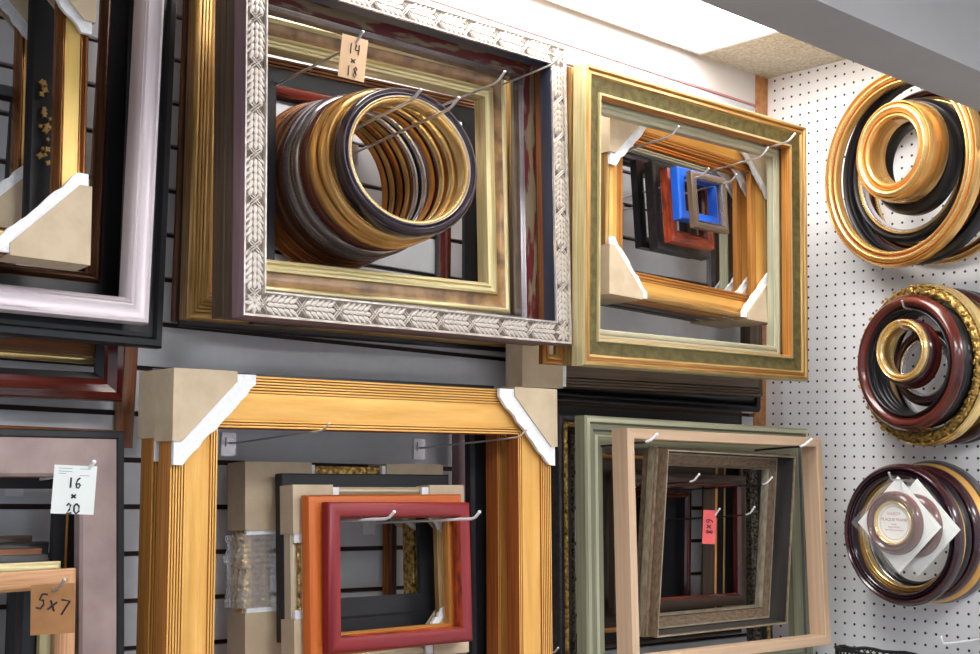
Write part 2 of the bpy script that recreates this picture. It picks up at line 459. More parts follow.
frame('C_burl','picture_frame','burl veneer frame with pale gold edges hanging inside the silver leaf frame', RECT['C_burl'], .03,
  [('outer_moulding', rnd(0,.011,-.004,0,5), ['gold_pale']),
   ('burl_panel', [(.011,-.004),(.013,-.006),(.024,-.008),(.033,-.006)], ['burl']),
   ('inner_lip', [(.033,-.006),(.035,0),(.039,.001),(.042,-.003),(.046,-.004),(.049,-.001),(.053,-.003),(.056,-.01)], ['gold_pale'])])
p1 = at(543,60,-.11)
frame('C_red','picture_frame','distressed frame flaking red over olive, showing at the right inside the silver leaf frame', rc, .034,
  [('outer_moulding', rnd(0,.012,-.003,0,4)+[(.016,-.004)], ['brown_grey']*4+['olive_gold']),
   ('flaking_panel', [(.016,-.004),(.03,-.008),(.040,-.010)], ['distress']),
   ('inner_lip', [(.040,-.010),(.044,-.005),(.05,-.012)], ['pewter'])], dy=.062, grow=-.012)
frame('C_goldin','picture_frame','narrow gold and walnut frame seen through the right side of the burl frame', (-1.264,-.090,2.078,.51,.46,0,-.2,-2.4), .016,
  [('outer_moulding', flute(0,.018,-.002,3,.002), ['bronze_dark']),
   ('inner_lip', [(.018,-.004),(.044,-.008)], ['black'])])
frame('C_dkred','picture_frame','dark red lacquered frame nearest the wall behind the ring shaped frames', (-1.255,-.0145,2.088,.46,.41,0,0,-1.5), .011,
  [('outer_moulding', rnd(0,.03,-.006,0,6), ['mahog']),
   ('inner_lip', [(.03,-.006),(.036,-.01)], ['black'])])
frame('C_low','picture_frame','thin black frame edge showing below the aged gold frame', (-1.224,-.029,2.146,.79,.62,-.6,0,-1.2), .012,
  [('outer_moulding', rnd(0,.02,-.004,0,4), ['black']), ('inner_lip', [(.02,-.004),(.024,-.01)], ['black_matte'])])
frame('C_amber','picture_frame','amber wood frame strip between the black frame and the aged gold frame', (-1.221,-.0125,2.154,.80,.62,0,0,-1.0), .011,
  [('outer_moulding', rnd(0,.018,-.004,0,4), ['brown_wood']), ('inner_lip', [(.018,-.004),(.024,-.01)], ['black'])])

# ================================================================ upper right group
frame('D_olive','picture_frame','large gold frame with olive panel, foremost of the upper right group', RECT['D_olive'], .03,
  [('outer_moulding', [(0,-.005),(.003,0),(.008,.001),(.011,-.004),(.014,-.002),(.018,-.001),(.022,-.005)], ['gold_pale','gold_old','gold_old','gold_dark','gold_old','gold_old']),
   ('olive_panel', [(.022,-.005),(.034,-.009),(.046,-.011)], ['olive_gold']),
   ('inner_lip', [(.046,-.011),(.048,-.007),(.052,-.007),(.055,-.016)], ['gold_pale','gold_pale','gold_dark'])])
frame('D_pale','picture_frame','pale sage silver frame tucked right behind the olive panel gold frame', RECT['D_olive'], .022,
  [('outer_moulding', rnd(0,.05,-.004,0,5), ['gold_old']),
   ('inner_lip', flute(.05,.072,-.003,2,.002), ['sage_pale'])], dy=.033, grow=-.004)
def gold_stack(i, y, label, mats):
    r_ = list(RECT['D_gold']); r_[1] = y
    pn, pl, ed = mats
    frame('D_gold%d'%i,'picture_frame', label, r_, .020,
     [('outer_moulding', rnd(0,.012,-.004,0,5)+[(.014,-.006)], [ed]),
      ('center_panel', [(.014,-.006),(.02,-.003),(.038,-.009)], [pn]),
      ('inner_lip', flute(.038,.056,-.008,3,.003), [pl])], 'gold frames with cardboard corners, stacked one behind another')
    root = FR['D_gold%d'%i][0]
    for c in ('TL','TR','BR','BL'):
        protector('D_gold%d'%i, c, (.112 if c == 'TL' else .098) if i == 0 else .11, .024 if c == 'TL' else .016, out=.003)
gold_stack(0, -.227, 'front gold frame with cardboard and foam corners inside the olive panel frame', ('gold','gold_dark','gold_old'))
gold_stack(1, -.188, 'second gold frame with foam corners, right behind the front one with cardboard corners', ('gold','gold_dark','gold_dark'))
gold_stack(2, -.150, 'pewter and sage frame with foam corners, third in the nested stack', ('pewter','sage_pale','brown_grey'))
gold_stack(3, -.113, 'umber frame with foam corners, nearest the wall in the nested stack', ('brown_grey','pewter','brown_dark'))
frame('D_s1','small_picture_frame','tiny walnut frame with silver lip, foremost of the small frames', RECT['D_s1'], .014,
  [('outer_moulding', rnd(0,.012,-.002,0,5), ['brown_grey']), ('inner_lip', [(.012,-.002),(.0135,0),(.016,-.004)], ['pewter'])])
frame('D_s2','small_picture_frame','small bright blue frame hanging behind the tiny walnut one', RECT['D_s2'], .02,
  [('moulding', [(0,-.003),(.003,0),(.018,0),(.02,-.004)], ['blue']*3), ('inner_lip', [(.02,-.004),(.022,-.008)], ['blue'])])
frame('D_s3','small_picture_frame','small rust red wood frame between the blue frame and the black ones', RECT['D_s3'], .022,
  [('outer_moulding', rnd(0,.02,-.003,0,5), ['rust']), ('inner_lip', [(.02,-.003),(.026,-.008)], ['mahog'])])
frame('D_s4','small_picture_frame','small black embossed frame behind the rust red wood one', RECT['D_s4'], .025,
  [('outer_moulding', rnd(0,.018,-.003,0,5), ['black_emboss']), ('inner_lip', [(.018,-.003),(.03,-.009)], ['black_emboss'])])
q = at(640,158,-.155); q2 = at(704,172,-.155)
frame('D_s5','small_picture_frame','plain black frame hindmost of the small frames, only its left rail visible', (q.x+.0875,-.155,q.z-.095,.175,.19,-6,.8,0), .02,
  [('outer_moulding', rnd(0,.02,-.003,0,5), ['black']), ('inner_lip', [(.02,-.003),(.026,-.008)], ['black'])])
frame('D_back','picture_frame','grooved umber frame wrapped at its corner, bottom rail showing below the olive panel frame', RECT['D_back'], .032,
  [('outer_moulding', [(0,-.02)]+flute(.002,.02,-.008,3,.004)+[(.022,-.004)], ['brown_grey']),
   ('center_panel', [(.022,-.004),(.034,-.001),(.05,-.008)], ['brown_grey']),
   ('inner_lip', [(.05,-.008),(.056,-.016)], ['brown_dark'])])
protector('D_back','BL',.11,.012,out=.003, b=.6)
w = at(543,364,-.20)
frame('D_bit','small_picture_frame','small gold wood frame corner peeking out under the silver leaf frame', (w.x+.029,-.20,w.z+.0785,.058,.155,0,0,-1.5), .014,
  [('outer_moulding', rnd(0,.014,-.003,0,5), ['gold_dark']), ('inner_lip', [(.014,-.003),(.02,-.006)], ['gold_old'])])

# ================================================================ lower middle group
def big_gold(key, y, label, grow=0):
    r_ = list(RECT['E_gold']); r_[1] = y
    frame(key,'picture_frame', label, r_, .036,
     [('outer_moulding', flute(0,.027,-.002,6,.003), ['gold_dark','gold','gold','gold_red']*6),
      ('center_panel', [(.027,-.005),(.03,-.004),(.05,-.007),(.067,-.008)], ['gold']),
      ('inner_lip', flute(.067,.080,-.005,3,.003), ['gold_dark','gold','gold','gold_red']*3)],
      'wide gold frames with cardboard corners, one behind the other', grow=grow)
big_gold('E_gold', -.26, 'front wide bright gold frame with fluted edges and cardboard corners')
big_gold('E_gold2', -.204, 'second wide gold frame tucked behind the front wide gold one')
for k_ in ('E_gold','E_gold2'):
    for c in ('TL','TR','BR','BL'):
        protector(k_, c, .105 if k_ == 'E_gold' else .10, .034, out=.004 if k_ == 'E_gold' else .003)
frame('E_blackbig','picture_frame','tall plain black frame with a thin lip behind the wide gold frames', (-1.352,-.15,1.406,.70,.70,-2,0,-1.4), .025,
  [('outer_moulding', rnd(0,.05,-.004,0,5), ['black']), ('inner_lip', [(.05,-.004),(.056,-.01)], ['black_matte'])])
frame('E_mauve','picture_frame','slim mauve frame nearest the wall behind the wide gold frames', (-1.287,-.05,1.379,.60,.70,-1.4,0,-1), .02,
  [('outer_moulding', rnd(0,.022,-.004,0,5), ['mauve']), ('inner_lip', [(.022,-.004),(.026,-.01)], ['mauve'])])
frame('E_kraft','picture_frame','carved gilt frame in bubble wrap and cardboard corners, hung nearest the wall', RECT['E_kraft'], .036,
  [('outer_moulding', rnd(0,.022,-.006,0,6), ['ornate_gold']),
   ('center_panel', [(.022,-.006),(.04,-.010)], ['bronze']),
   ('inner_lip', flute(.04,.055,-.006,2,.003), ['ornate_gold'])])
for c in ('TL','TR','BR','BL'):
    protector('E_kraft', c, .13, .008, size_z=.112 if c[0]=='T' else .09, out=.005, b=.5, bz=.06)
def bubble_wrap(root, W, H, depth, z0, z1):
    bm = bmesh.new()
    x0 = -W/2-.012; x1 = -W/2+.062; y0 = -.010; y1 = depth+.006
    path = [(x1, y1), (x0+.004, y1), (x0, y1-.01), (x0-.001, (y0+y1)/2), (x0, y0+.006), (x0+.006, y0), (x1, y0)]
    # resample
    P = []; step = .0022
    for i in range(len(path)-1):
        a, b = Vector(path[i]), Vector(path[i+1]); n = max(1, int((b-a).length/step))
        P += [a.lerp(b, k/n) for k in range(n)]
    P.append(Vector(path[-1]))
    nz = int((z1-z0)/step); rr = random.Random(3)
    def h(i, k):
        u = (i % 4)-1.5; v = (k % 4)-1.5
        return max(0, 1-(u*u+v*v)/3.2)*.0028
    V = []
    for k in range(nz+1):
        row = []
        zz = z0+(z1-z0)*k/nz
        bulge = .005*math.sin(PI*k/nz)*math.sin(k*.21)+.003*math.sin(k*.4)
        for i, p_ in enumerate(P):
            d_ = Vector((p_.x-(x0+.03), p_.y-(y0+y1)/2)).normalized()
            q_ = p_+d_*(h(i,k)+bulge*(1 if p_.x < x0+.01 else .2)) if p_.y < y1-.001 else p_
            row.append(bm.verts.new((q_.x, q_.y, zz)))
        V.append(row)
    for k in range(nz):
        for i in range(len(P)-1): bm.faces.new([V[k][i], V[k][i+1], V[k+1][i+1], V[k+1][i]])
    o = link('bubble_wrap', bm, M['bubble'], root, True)
    o['label'] = 'clear bubble wrap round the left rail'
r0 = FR['E_kraft']
bubble_wrap(r0[0], r0[1], r0[2], r0[3], .092, r0[2]-.114)
frame('E_black','picture_frame','flat black frame between the bubble wrapped frame and the champagne one', RECT['E_black'], .020,
  [('outer_moulding', [(0,-.002),(.002,0),(.03,0),(.034,-.004)], ['black_matte']), ('inner_lip', [(.034,-.004),(.05,-.007),(.064,-.011)], ['black_matte'])])
frame('E_inner','picture_frame','small brown edged frame seen through the red frame, close to the wall', (-1.292,-.026,1.44,.30,.30,-2,0,-.5), .014,
  [('outer_moulding', rnd(0,.014,-.003,0,4), ['brown_dark']), ('inner_lip', [(.014,-.003),(.02,-.002),(.024,-.008)], ['bronze'])])
frame('E_champ','picture_frame','champagne frame with cardboard corners behind the orange frame', RECT['E_champ'], .022,
  [('outer_moulding', rnd(0,.012,-.004,0,5)+[(.014,-.006)], ['champagne']),
   ('carved_band', [(.014,-.006),(.018,-.003),(.022,-.006)], ['ornate_gold']),
   ('center_panel', [(.022,-.006),(.036,-.010)], ['champagne']),
   ('inner_lip', [(.036,-.010),(.039,-.007),(.044,-.012)], ['gold_old'])])
for c in ('TL','TR','BR','BL'):
    protector('E_champ', c, .078, .014, size_z=.078, out=.003, b=.5)
frame('E_orange','picture_frame','orange stained wood frame peeking out around the red frame', RECT['E_orange'], .018,
  [('outer_moulding', [(0,-.006),(.003,-.001),(.008,0),(.03,-.002)], ['orange']), ('inner_lip', [(.03,-.002),(.034,-.008)], ['gold_dark'])])
frame('E_red','picture_frame','cherry red wood frame, foremost in the lower middle group', RECT['E_red'], .02,
  [('outer_moulding', [(0,-.007),(.003,-.002),(.008,0),(.018,0),(.023,-.003)], ['red']), ('inner_lip', [(.023,-.003),(.026,-.010)], ['rust'])])

# ================================================================ lower right group
frame('F_beige','picture_frame','raw pale wood frame with square edges, foremost of the lower right group', RECT['F_beige'], .04,
  [('outer_moulding', [(0,-.001),(.001,0),(.019,0),(.02,-.001)], ['beige']), ('inner_lip', [(.02,-.001),(.0205,-.03)], ['beige'])])
ftop = at(590,414,-.19); fr_ = at(813,428,-.19)
frame('F_olive','picture_frame','stepped sage grey frame behind the raw pale wood frame', ((ftop.x+fr_.x)/2,-.19,ftop.z-.27,fr_.x-ftop.x,.54,-2.2,0,-.3), .03,
  [('outer_moulding', [(0,-.004),(.004,0),(.012,0),(.016,-.006)], ['olive_grey','sage_pale','olive_grey']),
   ('slate_step', [(.016,-.006),(.026,-.006),(.030,-.010),(.036,-.010)], ['olive_grey','slate','olive_grey']),
   ('inner_lip', [(.036,-.010),(.040,-.007),(.050,-.009),(.06,-.014)], ['sage_pale','olive_grey','olive_grey'])])
q = at(563,412,-.11)
frame('F_ornate','picture_frame','carved dark pewter frame with beaded edges behind the sage grey frame', (q.x+.345,-.11,q.z-.31,.69,.62,-2.2,0,-.25), .035,
  [('outer_moulding', [(0,-.008),(.004,-.002)]+rnd(.004,.016,-.002,.001,4)[1:], ['black_emboss']),
   ('beaded_band', rnd(.016,.026,-.002,.004,5), ['ornate_gold']),
   ('center_panel', [(.026,-.002),(.034,-.01),(.042,-.008)], ['black_emboss']),
   ('inner_lip', rnd(.042,.05,-.008,-.003,4)+[(.058,-.014)], ['ornate_dark'])])
a = at(575,399,-.06)
frame('F_black','picture_frame','wide black scooped frame with its bottom rail between upper and lower right groups', (-.485,-.062,a.z+.29,.79,.58,0,0,-.6), .024,
  [('outer_moulding', [(0,-.012)]+rnd(.002,.016,-.012,-.002,4)+[(.02,-.004)], ['black']),
   ('center_panel', rnd(.02,.045,-.012,-.006,4), ['black']),
   ('inner_lip', [(.045,-.012),(.05,-.008),(.056,-.014)], ['black_matte'])])
a = at(640,404,-.045)
frame('F_blackb','picture_frame','black and walnut frame whose top edge shows above the carved pewter frame', (-.43,-.029,a.z-.26,.62,.52,0,0,-.6), .022,
  [('outer_moulding', rnd(0,.012,-.004,0,4)+[(.014,-.004)], ['brown_dark']), ('center_panel', [(.014,-.004),(.03,-.006)], ['black']), ('inner_lip', [(.03,-.006),(.036,-.01)], ['bronze_dark'])])
frame('F_tilt','picture_frame','antique taupe shadow box frame hanging crookedly inside the raw pale wood frame', RECT['F_tilt'], .064,
  [('outer_moulding', [(.007,-.052),(0,-.046),(0,-.030),(.002,-.026),(.004,-.024),(.003,-.004),(.004,0),(.0065,0),(.008,-.003)], ['antique','antique_hi','antique','antique','antique','antique','antique_hi','antique']),  # lighter bead puts the highlight line into the side's colour
   ('cove', [(.008,-.003),(.009,-.046)], ['cove_dark']),
   ('inner_lip', [(.009,-.046),(.011,-.042),(.014,-.043),(.032,-.050),(.035,-.047),(.038,-.054)], ['antique_hi','antique_hi','antique','antique','antique_hi'])])
q = at(705,545,-.06)
frame('F_mahog','picture_frame','dark mahogany frame deep inside the lower right group', (q.x-.118,-.027,q.z-.01,.236,.27,0,0,0), .016,
  [('outer_moulding', rnd(0,.022,-.008,0,6), ['mahog']), ('inner_lip', [(.022,-.008),(.04,-.012),(.05,-.009),(.10,-.016)], ['black'])])  # black lip widened to paint the deep shade inside this group
def slim(key, px, y, w_, W, H, mat, mat2, label, zc=540):
    q_ = at(px, zc, y)
    frame(key,'picture_frame',label,(q_.x-W/2,y,q_.z,W,H,0,0,0),.014,
      [('outer_moulding', rnd(0,w_*.6,-.003,0,4), [mat]), ('inner_lip', [(w_*.6,-.003),(w_+(.05 if key == 'F_g3' else .028),-.009)], [mat2])])  # dark inner lips widened to fill in the shade between the rails
slim('F_g1', 718, -.105, .012, .38, .36, 'gold_dark', 'brown_dark', 'slim gilt edged frame, leftmost of the thin ones beside the red size tag')
slim('F_g2', 726, -.078, .010, .39, .37, 'gold_old', 'black', 'slim bright gilt frame right of the coral red size tag')
slim('F_g3', 742, -.052, .012, .33, .39, 'gold_dark', 'black', 'thin gilt frame with a black shade band against the wall right of the coral red size tag')
protector('F_g3','BR',.075,0,out=.003,b=.65,mat='kraft_dark')
q = at(753,540,-.15)
frame('F_brown','picture_frame','plain walnut brown frame with a cardboard corner deep in the lower right group', (q.x-.215,-.135,q.z,.43,.285,-1,0,0), .02,
  [('outer_moulding', rnd(0,.02,-.004,0,4), ['brown_dark']), ('inner_lip', [(.02,-.004),(.026,-.008)], ['mahog'])])

# ================================================================ upper left group
frame('A_white','picture_frame','pearl silver frame with beaded edge at upper left, in front of the black one', RECT['A_white'], .03,
  [('outer_moulding', [(0,-.006),(.002,-.001),(.006,0),(.01,-.003),(.020,-.004),(.026,-.001)], ['silver_white']),
   ('inner_lip', [(.026,-.001),(.029,-.003),(.031,-.001),(.034,-.004),(.037,-.010)], ['silver_white'])])
frame('A_black','picture_frame','broad black grooved frame behind the pearl silver frame', RECT['A_black'], .024,
  [('outer_moulding', [(0,-.006),(.003,-.001),(.012,0),(.016,-.006),(.022,-.004)], ['black']),
   ('center_panel', [(.022,-.004),(.04,-.006),(.058,-.004)], ['black']),
   ('inner_lip', [(.058,-.004),(.066,-.012)], ['black_matte'])])
frame('A_inner','picture_frame','black frame with a bronze beaded inner edge behind the pearl silver frame', RECT['A_inner'], .018,
  [('outer_moulding', rnd(0,.012,-.004,0,4), ['black']),
   ('center_panel', [(.012,-.004),(.040,-.008)], ['black']),
   ('inner_lip', [(.040,-.008)]+rnd(.041,.052,-.008,-.003,4)+[(.056,-.012)], ['bronze_dark'])], grow=.03)
def left_gold(key, y, label, px=None):
    r_ = list(RECT['A_gold']); r_[1] = y
    if key == 'A_gold2': r_[0] += .018; r_[3] = .37; r_[4] = .41; r_[2] += .022
    frame(key,'picture_frame',label,r_,.03,
     [('outer_moulding', rnd(0,.010,-.006,0,5)+flute(.010,.013,-.002,1,.003), ['bronze']),
      ('center_panel', [(.013,-.004),(.016,-.005),(.033,-.008)], ['gold_yellow']),
      ('inner_lip', flute(.033,.038,-.006,2,.003)+[(.041,-.02)], ['bronze'])],
      'gold panel frames with cardboard corners at upper left')
    for c in ('TR','BR'): protector(key, c, .112, .018, out=.003)
left_gold('A_gold', -.24, 'front gold panel frame with cardboard corners at upper left')
left_gold('A_gold2', -.108, 'rear gold panel frame seen through the front gold panel one at upper left')
q = at(58,150,-.165)
frame('A_floral','picture_frame','black frame painted with small gold flowers between two gold panel frames', (q.x-.195,-.165,2.10,.39,.44,-5,.1,-.1), .020,
  [('outer_moulding', [(0,-.004),(.004,0),(.040,-.003)], ['black']), ('inner_lip', [(.040,-.003),(.044,-.010)], ['black_matte'])])
root, W_, H_, _ = FR['A_floral']
bm = bmesh.new(); rr = random.Random(5)
for k in range(4):
    zc = .155+k*.034
    for j in range(5):
        a_ = rr.uniform(0, 2*PI); l_ = rr.uniform(.003,.006); xc = W_/2-.022+rr.uniform(-.007,.007); zz = zc+rr.uniform(-.012,.012)
        pts = [(xc+l_*math.cos(a_+b_)*(1 if i_%2==0 else .55), zz+l_*math.sin(a_+b_)*(1 if i_%2==0 else .55)) for i_, b_ in enumerate([i*PI/4 for i in range(8)])]
        prism(bm, pts, .001, -.0028-.0001*j)
link('painted_flowers', bm, M['gold_old'], root)
q = at(20,200,-.05)
frame('A_grey','picture_frame','thin grey green frame nearest the wall at upper left', (q.x-.10,-.054,q.z-.02,.20,.38,0,0,0), .014,
  [('outer_moulding', rnd(0,.016,-.003,0,4), ['slate']), ('inner_lip', [(.016,-.003),(.022,-.008)], ['black'])])
frame('A_mahog','picture_frame','mahogany red lacquered frame with black lip below the pearl silver frame', RECT['A_mahog'], .018,
  [('outer_moulding', [(0,-.010),(.004,-.002),(.014,0),(.026,-.008),(.034,-.004)], ['mahog']), ('inner_lip', [(.034,-.004),(.044,-.014)], ['black'])])
a = at(106,366,-.06)
frame('A_low','picture_frame','brown and yellow gold frame rail showing inside the mahogany frame', (-2.043,-.043,2.152,.60,.80,0,0,-.3), .014,
  [('outer_moulding', rnd(0,.012,-.003,0,4), ['gold_bright']), ('center_panel', [(.012,-.003),(.035,-.006)], ['brown_wood']), ('inner_lip', [(.035,-.006),(.04,-.01)], ['gold_dark'])])
frame('A_wood','picture_frame','plain brown wood frame hanging lowest behind the mahogany frame', RECT['A_wood'], .016,
  [('outer_moulding', rnd(0,.022,-.003,0,4), ['brown_wood']), ('inner_lip', [(.022,-.003),(.028,-.008)], ['brown_wood'])])

# ================================================================ lower left group
frame('B_suede','picture_frame','wide mauve suede frame with a black edge at lower left', RECT['B_suede'], .025,
  [('outer_moulding', [(0,-.003),(.002,0),(.010,0),(.012,-.003)], ['black_matte']),
   ('suede_panel', [(.012,-.003),(.016,-.002),(.062,-.004),(.066,-.008)], ['suede'])])
q = at(87,560,-.11)
frame('B_black','picture_frame','black frame with a thin gold line behind the mauve suede frame', (-2.018,-.11,1.360,.47,.50,-2,0,-.4), .022,
  [('outer_moulding', rnd(0,.03,-.004,0,4), ['black']), ('gold_line', rnd(.03,.034,-.004,-.001,3), ['gold_dark']), ('inner_lip', [(.034,-.004),(.05,-.010)], ['black_matte'])])
frame('B_oak','picture_frame','raw oak frame with brown size tag at lower left', RECT['B_oak'], .018,
  [('outer_moulding', [(0,-.004),(.003,-.001),(.01,0),(.022,-.003)], ['oak']), ('inner_lip', [(.022,-.003),(.027,-.008)], ['oak'])])
def low_stack(key, y, pxr, pyt, w_, mats, label):
    q_ = at(pxr, pyt, y); H = .27; W = .24
    frame(key,'picture_frame',label,(q_.x-W/2,y,q_.z-H/2,W,H,-2,0,-1),.02,
      [('outer_moulding', rnd(0,w_,-.004,0,4), [mats[0]]), ('inner_lip', [(w_,-.004),(w_+.008,-.010)], [mats[1]])])
low_stack('B_1', -.205, 65, 563, .016, ('gold_pale','gold_pale'), 'pale gold frame just behind the raw oak frame')
low_stack('B_2', -.18, 52, 556, .022, ('black','black'), 'black frame second from the front in the lower left stack')
low_stack('B_3', -.15, 46, 550, .018, ('brown_wood','brown_dark'), 'brown frame between two black ones in the lower left stack')
low_stack('B_4', -.12, 53, 543, .020, ('black','brown_dark'), 'black frame behind the brown one in the lower left stack')
low_stack('B_5', -.09, 36, 537, .020, ('brown_dark','black'), 'umber frame topmost and hindmost in the lower left stack')

# ================================================================ round frames
def ring_mesh(pts, depth, seg=112):
    bm = bmesh.new(); uv = bm.loops.layers.uv.new('UVMap')
    poly = list(pts)+[(pts[-1][0],-depth),(pts[0][0],-depth)]
    n = len(poly); V = []
    for k in range(seg):
        a = 2*PI*k/seg
        V.append([bm.verts.new((r*math.cos(a), -f, r*math.sin(a))) for r, f in poly])
    r_ = pts[0][0]
    acc = [0]
    for i in range(n): acc.append(acc[-1]+math.hypot(poly[i][0]-poly[(i+1)%n][0], poly[i][1]-poly[(i+1)%n][1]))
    for k in range(seg):
        k2 = (k+1) % seg
        for i in range(n):
            j = (i+1) % n
            if (Vector(poly[i])-Vector(poly[j])).length < 1e-7: continue
            f = bm.faces.new([V[k][i], V[k][j], V[k2][j], V[k2][i]])
            for lp, (uu, vv) in zip(f.loops, ((k, acc[i]), (k, acc[i+1]), (k+1, acc[i+1]), (k+1, acc[i]))):
                lp[uv].uv = (uu/seg*2*PI*r_, vv)
    return bm
def cres(r0, r1, f0, fm, n=7, lean=1.0):
    return [(r0+(r1-r0)*i/n, f0+(fm-f0)*math.sin(PI*(i/n)**lean)) for i in range(n+1)]
def ring(label, c, basis, yaw, tilt, Rr, parts, depth, group):
    """parts: (name, r0, r1, f0, fm, material) from the outer edge inwards"""
    m = (Matrix.Rotation(basis+R(yaw),4,'Z') @ Matrix.Rotation(R(tilt),4,'X'))
    m.translation = Vector(c)
    t = empty('round_frame', m, label, 'round picture frame', group)
    for nm, a, b, f0, fm, mt in parts:
        link(nm, ring_mesh(cres(Rr-a, Rr-b, f0, fm), depth), M[mt], t, True)
    return t
def std(w, outer, lip, line=None, f0=-.012):
    if line:
        return [('outer_moulding',0,w*.62,f0,.0,outer), ('center_line',w*.62,w*.74,-.006,-.003,line), ('inner_lip',w*.74,w,-.010,-.005,lip)]
    return [('outer_moulding',0,w*.72,f0,.0,outer), ('inner_lip',w*.72,w,-.010,-.004,lip)]
GC = 'round frames stacked on a pair of hooks in front of the silver leaf frame'
stack = [  # y of front plane, radius, outer, lip, line, depth, label
 (-.252,.133,.026,'purple_black','gold_bright','silver_lip',.036,'aubergine black round frame with polished lip, foremost of the long stack on two hooks'),
 (-.212,.139,.028,'ring_gold','gold_bright',None,.022,'bright gold round frame directly behind the aubergine black round one'),
 (-.187,.140,.028,'ring_gold','gold_bright','gold_red',.022,'gold round frame with a red line, third from the front of the long stack'),
 (-.163,.138,.028,'mahog','gold_dark',None,.020,'narrow mahogany round frame between gold and grey ones in the long stack'),
 (-.141,.143,.030,'pewter','silver_lip','silver_lip',.020,'polished pewter round frame in the middle of the long stack'),
 (-.119,.143,.030,'pewter','silver_lip','black',.019,'darker pewter round frame behind the polished pewter one'),
 (-.098,.142,.030,'bronze_dark','gold_old','gold_red',.019,'brown round frame with a fine gold edge behind the pewter ones'),
 (-.077,.144,.031,'bronze_dark','bronze',None,.019,'broad dark bronze round frame, third from the wall in the long stack'),
 (-.056,.145,.031,'bronze','gold_old','mahog',.019,'orange bronze round frame, second from the wall in the long stack'),
 (-.036,.147,.032,'bronze','gold_dark','bronze_dark',.020,'bronze round frame nearest the wall in the long stack'),
]
for i, (y, Rr, w, o_, l_, ln, dp, lb) in enumerate(stack):
    k = i/(len(stack)-1)
    cx = -1.315+(-1.330+1.315)*k; cz = 2.127+(2.106-2.127)*k; Rr = Rr+.011*k if i else Rr
    ring(lb, (cx, y, cz), 0, -11*(1-k)**1.0, -9*(1-k), Rr, std(w, o_, l_, ln), dp-.004, GC)

def pring(label, d, cy, cz, yaw, Rr, parts, depth, group, tilt=1):
    return ring(label, (-d, cy, cz), -PI/2, yaw, tilt, Rr, parts, depth, group)
# top stack on the pegboard
G1 = 'round frames hung in the top stack on the pegboard'
pring('small ornate gold round frame with scalloped side, foremost in the top pegboard stack', .205,-.478,2.309,-13,.110,
  [('outer_moulding',0,.010,-.026,-.004,'ring_gold'), ('center_panel',.010,.024,-.006,.002,'gold_bright'), ('fine_bead',.024,.028,-.006,-.002,'gold_dark'), ('inner_lip',.028,.040,-.010,-.003,'ring_gold')], .055, G1)
pring('small black round frame right behind the small ornate gold one',   .143,-.482,2.298,-13,.118, std(.040,'black','black','pewter'), .036, G1)
pring('large pale gold round frame, widest in the top pegboard stack', .145,-.452,2.287,-12,.220,
  [('outer_moulding',0,.010,-.012,-.001,'ring_gold'), ('fine_bead',.010,.013,-.005,-.002,'gold_dark'), ('center_panel',.013,.023,-.004,.001,'gold_bright'), ('red_line',.023,.0255,-.006,-.004,'gold_red'), ('inner_lip',.0255,.036,-.009,-.003,'ring_gold')], .022, G1)
pring('black and silver lined round frame inside the large pale gold one',   .100,-.452,2.288,-9,.160, std(.030,'black','silver_lip','gold_bright'), .022, G1)
pring('brown and gold round frame between the large pale gold one and the black lined one',   .064,-.462,2.290,-8,.185, std(.030,'mahog','gold_bright','gold_old'), .014, G1)
pring('large black round frame behind the large pale gold one', .112,-.478,2.290,-10,.214, std(.024,'black','black'), .03, G1)
pring('gold and maroon round frame nearest the board in the top stack',   .036,-.495,2.288,-6,.205, std(.026,'ring_gold','gold_bright','mahog'), .014, G1)
# middle stack
G2 = 'round frames hung in the middle stack on the pegboard'
pring('small bright gold round frame with maroon side, foremost in the middle pegboard stack', .205,-.498,1.879,-9,.066,
  [('outer_moulding',0,.007,-.006,.0,'gold_bright'), ('inner_lip',.007,.016,-.008,-.002,'gold_bright')], .012, G2)
pring('small maroon round frame right behind the small bright gold one', .191,-.495,1.876,-9,.072, std(.02,'maroon_dark','gold_old','gold_bright'), .02, G2)
pring('small mahogany round frame third from the front in the middle pegboard stack', .169,-.493,1.874,-9,.073, std(.02,'mahog','gold_bright'), .02, G2)
pring('mahogany round frame with silvery glass, hanging low inside the middle pegboard stack',  .125,-.503,1.848,-8,.082,
  [('outer_moulding',0,.018,-.010,.0,'maroon_dark'), ('inner_lip',.018,.026,-.008,-.003,'silver_lip')], .02, G2)
pring('wide mahogany round frame with black side in the middle pegboard stack', .160,-.482,1.857,-12,.145,
  [('outer_moulding',0,.029,-.012,.003,'mahog'), ('inner_lip',.029,.036,-.008,-.004,'black')], .014, G2)
for k, (d_, r_, lb) in enumerate(((.143,.138,'black round frame right behind the wide mahogany one in the middle stack'),(.125,.137,'black ribbed round frame, second behind the wide mahogany one'),(.108,.136,'black ribbed round frame, third behind the wide mahogany one'))):
    pring(lb, d_,-.487,1.857,-12,r_, std(.03,'black','black','pewter'), .015, G2)
t = pring('carved gilt round frame with floral rim, widest in the middle pegboard stack', .108,-.481,1.857,-12,.175,
  [('outer_moulding',0,.010,-.014,-.004,'gold_bright'), ('carved_rim',.010,.030,-.006,.001,'ornate_gold')], .03, G2)
bm = bmesh.new(); rr = random.Random(11)
